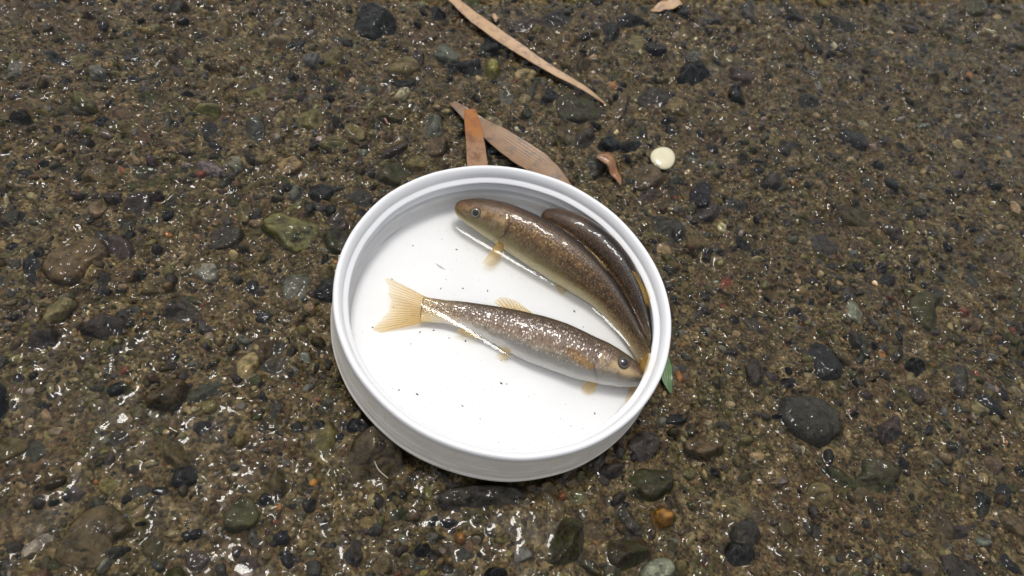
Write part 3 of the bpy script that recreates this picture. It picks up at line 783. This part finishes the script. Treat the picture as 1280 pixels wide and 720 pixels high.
    def at(s, u, along, dors, lat):
        """point offset (mm) from the mid-line at u: tailward, dorsal, lateral"""
        c, t, e1, e2 = (q[0] for q in s.frame(np.array([u])))
        return c + t*along + e2*dors + e1*lat

M_pupil = mat_plain('pupil', (0.006, 0.006, 0.007), 0.06, 1.0)
skinA = mat_fish('silver_flecked_skin',
    [(0.0, (0.66, 0.64, 0.60)), (0.16, (0.62, 0.59, 0.54)), (0.30, (0.48, 0.40, 0.31)), (0.46, (0.35, 0.25, 0.175)), (0.66, (0.20, 0.130, 0.095)), (0.86, (0.135, 0.088, 0.046)), (1.0, (0.080, 0.054, 0.022))],
    (0.74, 0.66, 0.60), 0.95, (0.040, 0.021, 0.021), 0.95, 0.0, (0.66, 0.47, 0.19))
skinB = mat_fish('brown_skin',
    [(0.0, (0.62, 0.55, 0.36)), (0.20, (0.50, 0.42, 0.22)), (0.36, (0.38, 0.27, 0.12)), (0.52, (0.33, 0.185, 0.070)), (0.70, (0.24, 0.125, 0.047)), (0.86, (0.135, 0.072, 0.032)), (1.0, (0.075, 0.042, 0.022))],
    (0.58, 0.40, 0.18), 0.65, (0.030, 0.017, 0.010), 1.0, 0.95, (0.52, 0.36, 0.15))
finA = mat_fin('yellow_fin', (0.90, 0.68, 0.26), (0.64, 0.41, 0.10), 0.52)
finB = mat_fin('pale_fin', (0.90, 0.72, 0.34), (0.68, 0.47, 0.15), 0.46)
finC = mat_fin('orange_fin', (0.86, 0.66, 0.38), (0.72, 0.46, 0.18), 0.30)
matsA = dict(skin=skinA, fin=finA, eye=mat_eye('silver_eye', (0.13, 0.105, 0.08)), pupil=M_pupil)
matsB = dict(skin=skinB, fin=finB, eye=mat_eye('gold_eye', (0.30, 0.25, 0.14)), pupil=M_pupil)

def inside(path, margin):
    out = []
    for (x, y, z), m in zip(path, np.interp(np.linspace(0, 1, len(path)), SS, WIDE)*margin[0] + margin[1]):
        r = math.hypot(x, y); lim = INNER_R-1.8-m
        if r > lim: x, y = x*lim/r, y*lim/r
        out.append((x, y, z))
    return out

# the pale one lying on its side across the lid
a = Fish('minnow', 'silvery flecked minnow lying on its side with yellow forked tail spread flat', inside(FISH_A, (0, 0.2)), 8.9, 5.6, [66, 66, 66, 66, 68], matsA)
a.eye_u, a.eye_c, a.eye_r = 0.122, 0.34, 2.35
a.body(); a.eyes()
A = lambda al, d, l=0.0, u=1.0: a.at(u, al, d, l)
a.fin('tail_fin', [A(-1.2, 4.8), A(-2.4, 0), A(-1.2, -4.6)], [A(12.4, 9.9), A(14.0, 9.2), A(13.0, 5.6), A(11.2, 0.2), A(13.6, -5.0), A(15.8, -8.6), A(15.6, -10.3), A(14.0, -10.5)], 18, 18)
def back(f, u, off=0.0): return f.surf(np.array([u]), np.array([0.0]))[0] + f.frame(np.array([u]))[3][0]*off
def belly(f, u, off=0.0): return f.surf(np.array([u]), np.array([math.pi]))[0] - f.frame(np.array([u]))[3][0]*off
a.fin('dorsal_fin', [back(a, .53, -.4), back(a, .60, -.4), back(a, .67, -.4)], [back(a, .575, 1.3), back(a, .63, 3.4), back(a, .69, 3.6), back(a, .715, 1.4)], 9)
a.fin('anal_fin', [belly(a, .70, -.3), belly(a, .75, -.3), belly(a, .81, -.3)], [belly(a, .735, 1.2), belly(a, .80, 2.6), belly(a, .85, 2.0)], 8, mat=finB)
sd_ = 1 if a.e1[200][2] > 0 else -1
a.fin('pelvic_fin', [belly(a, .53, -.8), belly(a, .57, -.8)], [belly(a, .60, 0.8), belly(a, .63, 3.0), belly(a, .585, 3.2)], 8, mat=finB)
a.fin('pelvic_fin', [belly(a, .54, -1.2) + a.e1[200]*sd_*1.5, belly(a, .57, -1.0) + a.e1[200]*sd_*1.5], [belly(a, .61, -0.6) + a.e1[200]*sd_*2.6, belly(a, .64, 1.2) + a.e1[200]*sd_*2.2, belly(a, .60, 1.6) + a.e1[200]*sd_*2.0], 7, mat=finB)
def side(f, u, th, lift): return f.surf(np.array([u]), np.array([th]), lift)[0]
a.fin('pectoral_fin', [side(a, .235, sd_*1.85, .35), side(a, .242, sd_*1.97, .45), side(a, .25, sd_*2.10, .35)], [side(a, .325, sd_*1.52, .8), side(a, .362, sd_*1.60, .9), side(a, .358, sd_*1.74, .9), side(a, .325, sd_*1.92, .7)], 8, label='orange fin folded along the flank', mat=finC)
a.fin('pectoral_fin', [belly(a, .19, -1.2), belly(a, .225, -1.2)], [belly(a, .185, 3.0), belly(a, .215, 4.4), belly(a, .255, 3.2)], 8)

# the two brown ones bent along the wall
b = Fish('minnow', 'brown minnow with a pale yellow fin spread below its head, curving beside the wall', inside(FISH_B, (1.0, 0.3)), 9.6, 6.8, [-44, -46, -44, -34, -20, -8], matsB)
b.eye_u, b.eye_c, b.eye_r = 0.090, 0.10, 2.1
b.body(); b.eyes()
B = lambda al, d, l=0.0, u=1.0: b.at(u, al, d, l)
b.fin('tail_fin', [B(-1.5, 3.6), B(-1.8, 0), B(-1.5, -3.4)], [np.array((54.6, -6.4, 19.2)), np.array((54.3, -9.6, 18.8)), np.array((53.6, -11.0, 17.0)), np.array((53.4, -9.4, 14.4))], 14, mat=finA)
sb = 1 if b.e1[60][1] < 0 else -1
b.fin('pectoral_fin', [side(b, .225, sb*2.30, .0), side(b, .255, sb*2.45, .0)], [np.array((-13.6, 19.6, 5.4)), np.array((-11.0, 19.2, 5.0)), np.array((-8.6, 21.4, 4.8)), np.array((-7.4, 24.6, 4.8))], 10, label='pale yellow fin spread out from behind the gills', mat=finA)
b.fin('dorsal_fin', [back(b, .50, -.5), back(b, .56, -.5), back(b, .61, -.5)], [back(b, .545, .8), back(b, .62, 1.0), back(b, .665, .7)], 8)
b.fin('pelvic_fin', [belly(b, .49, -.8), belly(b, .52, -.8)], [belly(b, .54, .0)+np.array((-1, -2.4, 0)), belly(b, .57, .0)+np.array((-1, -3.0, 0)), belly(b, .58, 0)], 7)
b.fin('anal_fin', [belly(b, .69, -.4), belly(b, .78, -.4)], [belly(b, .72, .6), belly(b, .78, .6), belly(b, .81, .4)], 7)

c_ = Fish('minnow', 'dark brown minnow squeezed between another fish and the lid wall', inside(FISH_C, (1.0, 0.2)), 8.5, 6.7, [-6, -4, 0, 4, 0], matsB)
c_.eye_u, c_.eye_c, c_.eye_r = 0.115, 0.12, 1.8
c_.body(); c_.eyes()
Cc = lambda al, d, l=0.0, u=1.0: c_.at(u, al, d, l)
c_.fin('tail_fin', [Cc(-1.5, 3.4), Cc(-1.8, 0), Cc(-1.5, -3.2)], [np.array((54.9, -14.6, 6.6)), np.array((52.6, -15.6, 4.6)), np.array((50.9, -18.4, 3.0))], 12, curl=(2.0, 1.0, 0), mat=finA)
rr = np.array((math.cos(.55), math.sin(.55), 0))
c_.fin('dorsal_fin', [back(c_, .56, -.5), back(c_, .62, -.5), back(c_, .68, -.5)], [back(c_, .60, 1.5)+rr*1.0, back(c_, .70, 1.4)+rr*2.4, back(c_, .78, 0.6)+rr*2.6, back(c_, .77, .2)+rr*1.0], 9, mat=finA)
c_.fin('pectoral_fin', [side(c_, .235, 2.4, .0), side(c_, .26, 2.5, .0)], [side(c_, .30, 2.4, 2.5), side(c_, .34, 2.5, 2.4), side(c_, .33, 2.8, 1.5)], 7)
c_.fin('pectoral_fin', [side(c_, .235, -2.4, .0), side(c_, .26, -2.5, .0)], [side(c_, .30, -2.4, 1.5), side(c_, .34, -2.5, 1.4), side(c_, .33, -2.8, 1.0)], 7)

# ------------------------------------------------------------------ water in the lid, rising over the fish that break its surface
hs_ = 0.4
lx = np.arange(-58, 58.01, hs_); LX, LY = np.meshgrid(lx, lx, indexing='ij'); LR = np.hypot(LX, LY)
LS = np.full(LX.shape, FLOOR_Z)
trees = []
for f in (a, b, c_):
    vs = [v.co*1000 + Vector(f.org) for v in f.body_mesh.vertices]
    trees.append(BVHTree.FromPolygons(vs, [tuple(p.vertices) for p in f.body_mesh.polygons]))
for tr in trees:
    for i in range(len(lx)):
        for j in range(len(lx)):
            if LR[i, j] > 58 or LY[i, j] < -30: continue
            h = tr.ray_cast(Vector((lx[i], lx[j], 60)), Vector((0, 0, -1)))
            if h[0] is not None: LS[i, j] = max(LS[i, j], h[0].z)
wl_ = WATER_Z + 0.10*fbm(LX, LY, 24, 2, 91) + 1.3*np.exp(-np.clip(57.4-LR, 0, 99)/1.3)
wat = membrane(LS, wl_, 1.9, hs_, 0.16, 260)
wat = np.maximum(box3(wat, 3), LS+0.08)
keep = LR < 57.9
idx = -np.ones(LX.shape, int); idx[keep] = np.arange(keep.sum())
q = np.stack([idx[:-1, :-1], idx[1:, :-1], idx[1:, 1:], idx[:-1, 1:]], -1).reshape(-1, 4); q = q[(q >= 0).all(1)]
me = mesh_from('water', np.stack([LX[keep], LY[keep], wat[keep]], -1), q)
set_float(me, 'calm', np.clip((wat-LS)[keep]/0.9, 0, 1))
water = obj('water', me, mat_clear_water('clear_water_in_lid', 260, 0.00035, 0.012, True)); water['kind'] = 'structure'

# specks of dirt settled on the floor of the lid
pts, fc = [], []
specks = [(rng.uniform(-46, 46), rng.uniform(-50, 40), 0.11*(1+rng.random()**5*3.5)) for _ in range(150)]
for x, y, r in specks:
    if math.hypot(x, y) > 53: continue
    n0 = len(pts); an = rng.uniform(0, 3.14); el = rng.uniform(1, 3)
    ring = [(x+r*el**.5*math.cos(t)*math.cos(an)-r/el**.5*math.sin(t)*math.sin(an), y+r*el**.5*math.cos(t)*math.sin(an)+r/el**.5*math.sin(t)*math.cos(an), 2.03) for t in np.arange(6)/6*6.283]
    pts += ring + [(x, y, 2.03+0.5*r)]
    fc += [(n0+k, n0+(k+1) % 6, n0+6) for k in range(6)]
sp = obj('sediment', mesh_from('sediment', pts, fc), mat_plain('dark_sediment', (0.06, 0.05, 0.045), 0.7)); sp['kind'] = 'stuff'

def tube(path, rads, na=8):
    p, _ = catmull(path, max(12, len(path)*6)); r = np.interp(np.linspace(0, 1, len(p)), np.linspace(0, 1, len(rads)), rads)
    t = np.gradient(p, axis=0); t /= np.linalg.norm(t, axis=1)[:, None]; l = np.cross(t, (0, 0, 1.0)); l /= np.linalg.norm(l, axis=1)[:, None]; u = np.cross(l, t)
    an = np.arange(na)/na*2*math.pi
    P = p[:, None] + r[:, None, None]*(l[:, None]*np.cos(an)[:, None] + u[:, None]*np.sin(an)[:, None])
    return P.reshape(-1, 3), grid_faces(len(p), na, True)
P, F = tube([(-30.4, 14.2, 2.3), (-28.6, 13.4, 2.6), (-26.4, 13.1, 2.3)], [0.06, 0.12, 0.05], 6)
tag(obj('hair_strand', mesh_from('hair_strand', P, F), mat_plain('dark_strand', (0.10, 0.08, 0.07), 0.6)), 'fine dark strand lying on the white floor of the lid', 'strand')

# ------------------------------------------------------------------ leaves and other litter on the stones
def leaf(name, label, path, widths, mat, lift=0.5, cup=0.18, veins=7, ragged=0.05, seed=1, cat='leaf', group=None, th=0.22, fixed_z=None):
    pts = [(x, y, 0) for x, y in path]; p, L = catmull(pts, 70)
    wv = np.interp(np.linspace(0, 1, 70), np.linspace(0, 1, len(widths)), widths)
    for _ in range(3): wv[1:-1] = (wv[:-2]+2*wv[1:-1]+wv[2:])/4
    t = np.gradient(p, axis=0); t /= np.linalg.norm(t, axis=1)[:, None]; l = np.stack([-t[:, 1], t[:, 0], 0*t[:, 0]], -1)
    m = veins*4+1; w = np.linspace(-1, 1, m); sarr = np.linspace(0, L, 70)
    edge = 1 + ragged*fbm(sarr, 0*sarr+seed*7.7, 4.0, 3, seed)[:, None]*np.abs(w)
    P = p[:, None] + l[:, None]*(wv[:, None]*w*edge)[..., None]
    zs = surface_z(P[..., 0], P[..., 1])
    zmax = np.array([zs[max(0, i-9):i+10].max() for i in range(70)])
    for _ in range(14): zmax[1:-1] = (zmax[:-2]+2*zmax[1:-1]+zmax[2:])/4
    if fixed_z is not None: zmax = np.interp(np.linspace(0, 1, 70), np.linspace(0, 1, len(fixed_z)), fixed_z)
    P[..., 2] = zmax[:, None] + lift + cup*wv[:, None]*(w*w) + 0.15*fbm(P[..., 0], P[..., 1], 9, 3, seed+3)
    ph = np.abs(((np.linspace(0, 1, m)*veins) % 1)-0.5)*2; P[..., 2] += 0.03*ph
    Q = P.copy(); Q[..., 2] -= th
    n = 70*m; f = np.concatenate([grid_faces(70, m)[:, ::-1], grid_faces(70, m)+n])
    bd = [j for j in range(m)] + [i*m+m-1 for i in range(1, 70)] + [69*m+j for j in range(m-2, -1, -1)] + [i*m for i in range(68, 0, -1)]
    rim = np.array([(x, y, y+n, x+n) for x, y in zip(bd, bd[1:]+bd[:1])])
    org = np.array([path[0][0], path[0][1], float(P[..., 2].min())])
    me = mesh_from('blade', np.concatenate([P.reshape(-1, 3), Q.reshape(-1, 3)])-org, np.concatenate([f, rim]))
    set_float(me, 'tip', np.tile(np.repeat(np.linspace(0, 1, 70), m), 2)); set_float(me, 'ray', np.tile(np.tile(1-ph, 70), 2))
    o = obj(name, me, mat, None, org)
    return tag(o, label, cat, group)
M_tan = mat_leaf('dry_tan_leaf', (0.42, 0.24, 0.115), (0.60, 0.39, 0.20), (0.22, 0.13, 0.085))
M_brown = mat_leaf('wet_brown_leaf', (0.20, 0.100, 0.042), (0.32, 0.185, 0.085), (0.095, 0.068, 0.050))
M_orange = mat_leaf('amber_leaf', (0.27, 0.075, 0.004), (0.46, 0.17, 0.012), (0.15, 0.05, 0.008), (0.29, 0.17, 0.085))
M_curl = mat_leaf('curled_leaf', (0.20, 0.075, 0.022), (0.42, 0.22, 0.10), (0.10, 0.045, 0.02))
M_green = mat_leaf('green_leaf', (0.045, 0.10, 0.020), (0.09, 0.19, 0.05), (0.12, 0.19, 0.09))
leaf('bamboo_leaf', 'long narrow dry tan leaf lying diagonally on wet gravel', LEAF_LONG, [2.6, 3.6, 4.3, 4.2, 3.5, 2.6, 1.8, 0.35], M_tan, 0.7, 0.10, 6, 0.10, 3)
leaf('bamboo_leaf', 'broad brown wet leaf tucked under the lid and crossed by an amber leaf', [(-54.5, 106.0)] + LEAF_BROAD, [1.6, 3.6, 5.2, 6.4, 7.4, 7.2, 5.0, 1.4], M_brown, 0.5, 0.12, 9, 0.05, 5)
leaf('bamboo_leaf', 'short amber orange leaf strip lying across the broad brown leaf', LEAF_ORANGE, [2.6, 3.6, 4.0, 4.4, 4.6, 4.6, 3.4], M_orange, 1.6, 0.16, 12, 0.04, 7, fixed_z=[0.2, 0.4, 0.2, -0.8, -1.0])
leaf('leaf_fragment', 'small curled orange brown scrap of leaf on gravel beside the lid', CURL, [1.2, 3.4, 3.0, 2.4, 1.6, 0.4], M_curl, 0.6, 0.75, 5, 0.35, 9)
leaf('leaf_fragment', 'bright tan leaf end on the gravel, apart from the long leaf', [(24.8, 236.5), (31, 243), (40, 250)], [0.6, 2.6, 4.0, 3.6, 2.0], M_tan, 0.6, 0.10, 5, 0.05, 11)
leaf('leaf_fragment', 'green leaf blade on the stones against the lid wall', [(65.2, 17.0), (66.2, 9.0), (68.2, 1.0), (70.5, -4.0)], [0.6, 2.0, 2.6, 2.2, 0.5], M_green, 0.5, 0.15, 5, 0.06, 13)
leaf('leaf_fragment', 'tiny upright tan fleck beside the long dry leaf', FLECK, [0.5, 1.4, 1.3, 0.4], M_tan, 0.4, 0.2, 4, 0.1, 15)

def ribbon(name, label, path, rads, mat, cat):
    z = [float(surface_z(x, y))+0.25+rads[0] for x, y in path]
    P, F = tube([(x, y, q_) for (x, y), q_ in zip(path, z)], rads); org = np.array([path[0][0], path[0][1], z[0]])
    return tag(obj(name, mesh_from(name, P-org, F), mat, None, org), label, cat)
ribbon('root_fibre', 'thin pale root fibre curled on the smooth brown stone', HAIR, [0.15, 0.22, 0.12], mat_plain('pale_fibre', (0.55, 0.45, 0.33), 0.4), 'fibre')
ribbon('stem_piece', 'short pink stem piece lying on gravel near the green stone', PINK, [0.5, 0.6, 0.35], mat_plain('pink_stem', (0.36, 0.16, 0.13), 0.35, 0.5), 'stem')

# the pale oval pebble lying loose on the gravel
cs = Stone(49.0, 118.6, 7.6, 6.2, 1.4, 1.7, 'cream'); cs.planes = []; cs.rough = 0.015; cs.p = 2.6; cs.har = [(2, 0.03, 0.4), (3, 0.03, 1.0)]
cs.zb = float(surface_z(48.6, 118.6)) + 0.1; cs.tint = np.array((0.66, 0.60, 0.40))
P = cs.points(36, 12); org = np.array([cs.x, cs.y, cs.zb])
me = mesh_from('oval_pebble', P-org, stone_faces(36, 12))
tag(obj('oval_pebble', me, mat_plain('cream_stone', (0.68, 0.62, 0.42), 0.22, 0.8, 0.12, 160), None, org), 'smooth pale cream oval pebble lying loose on dark gravel', 'pebble')
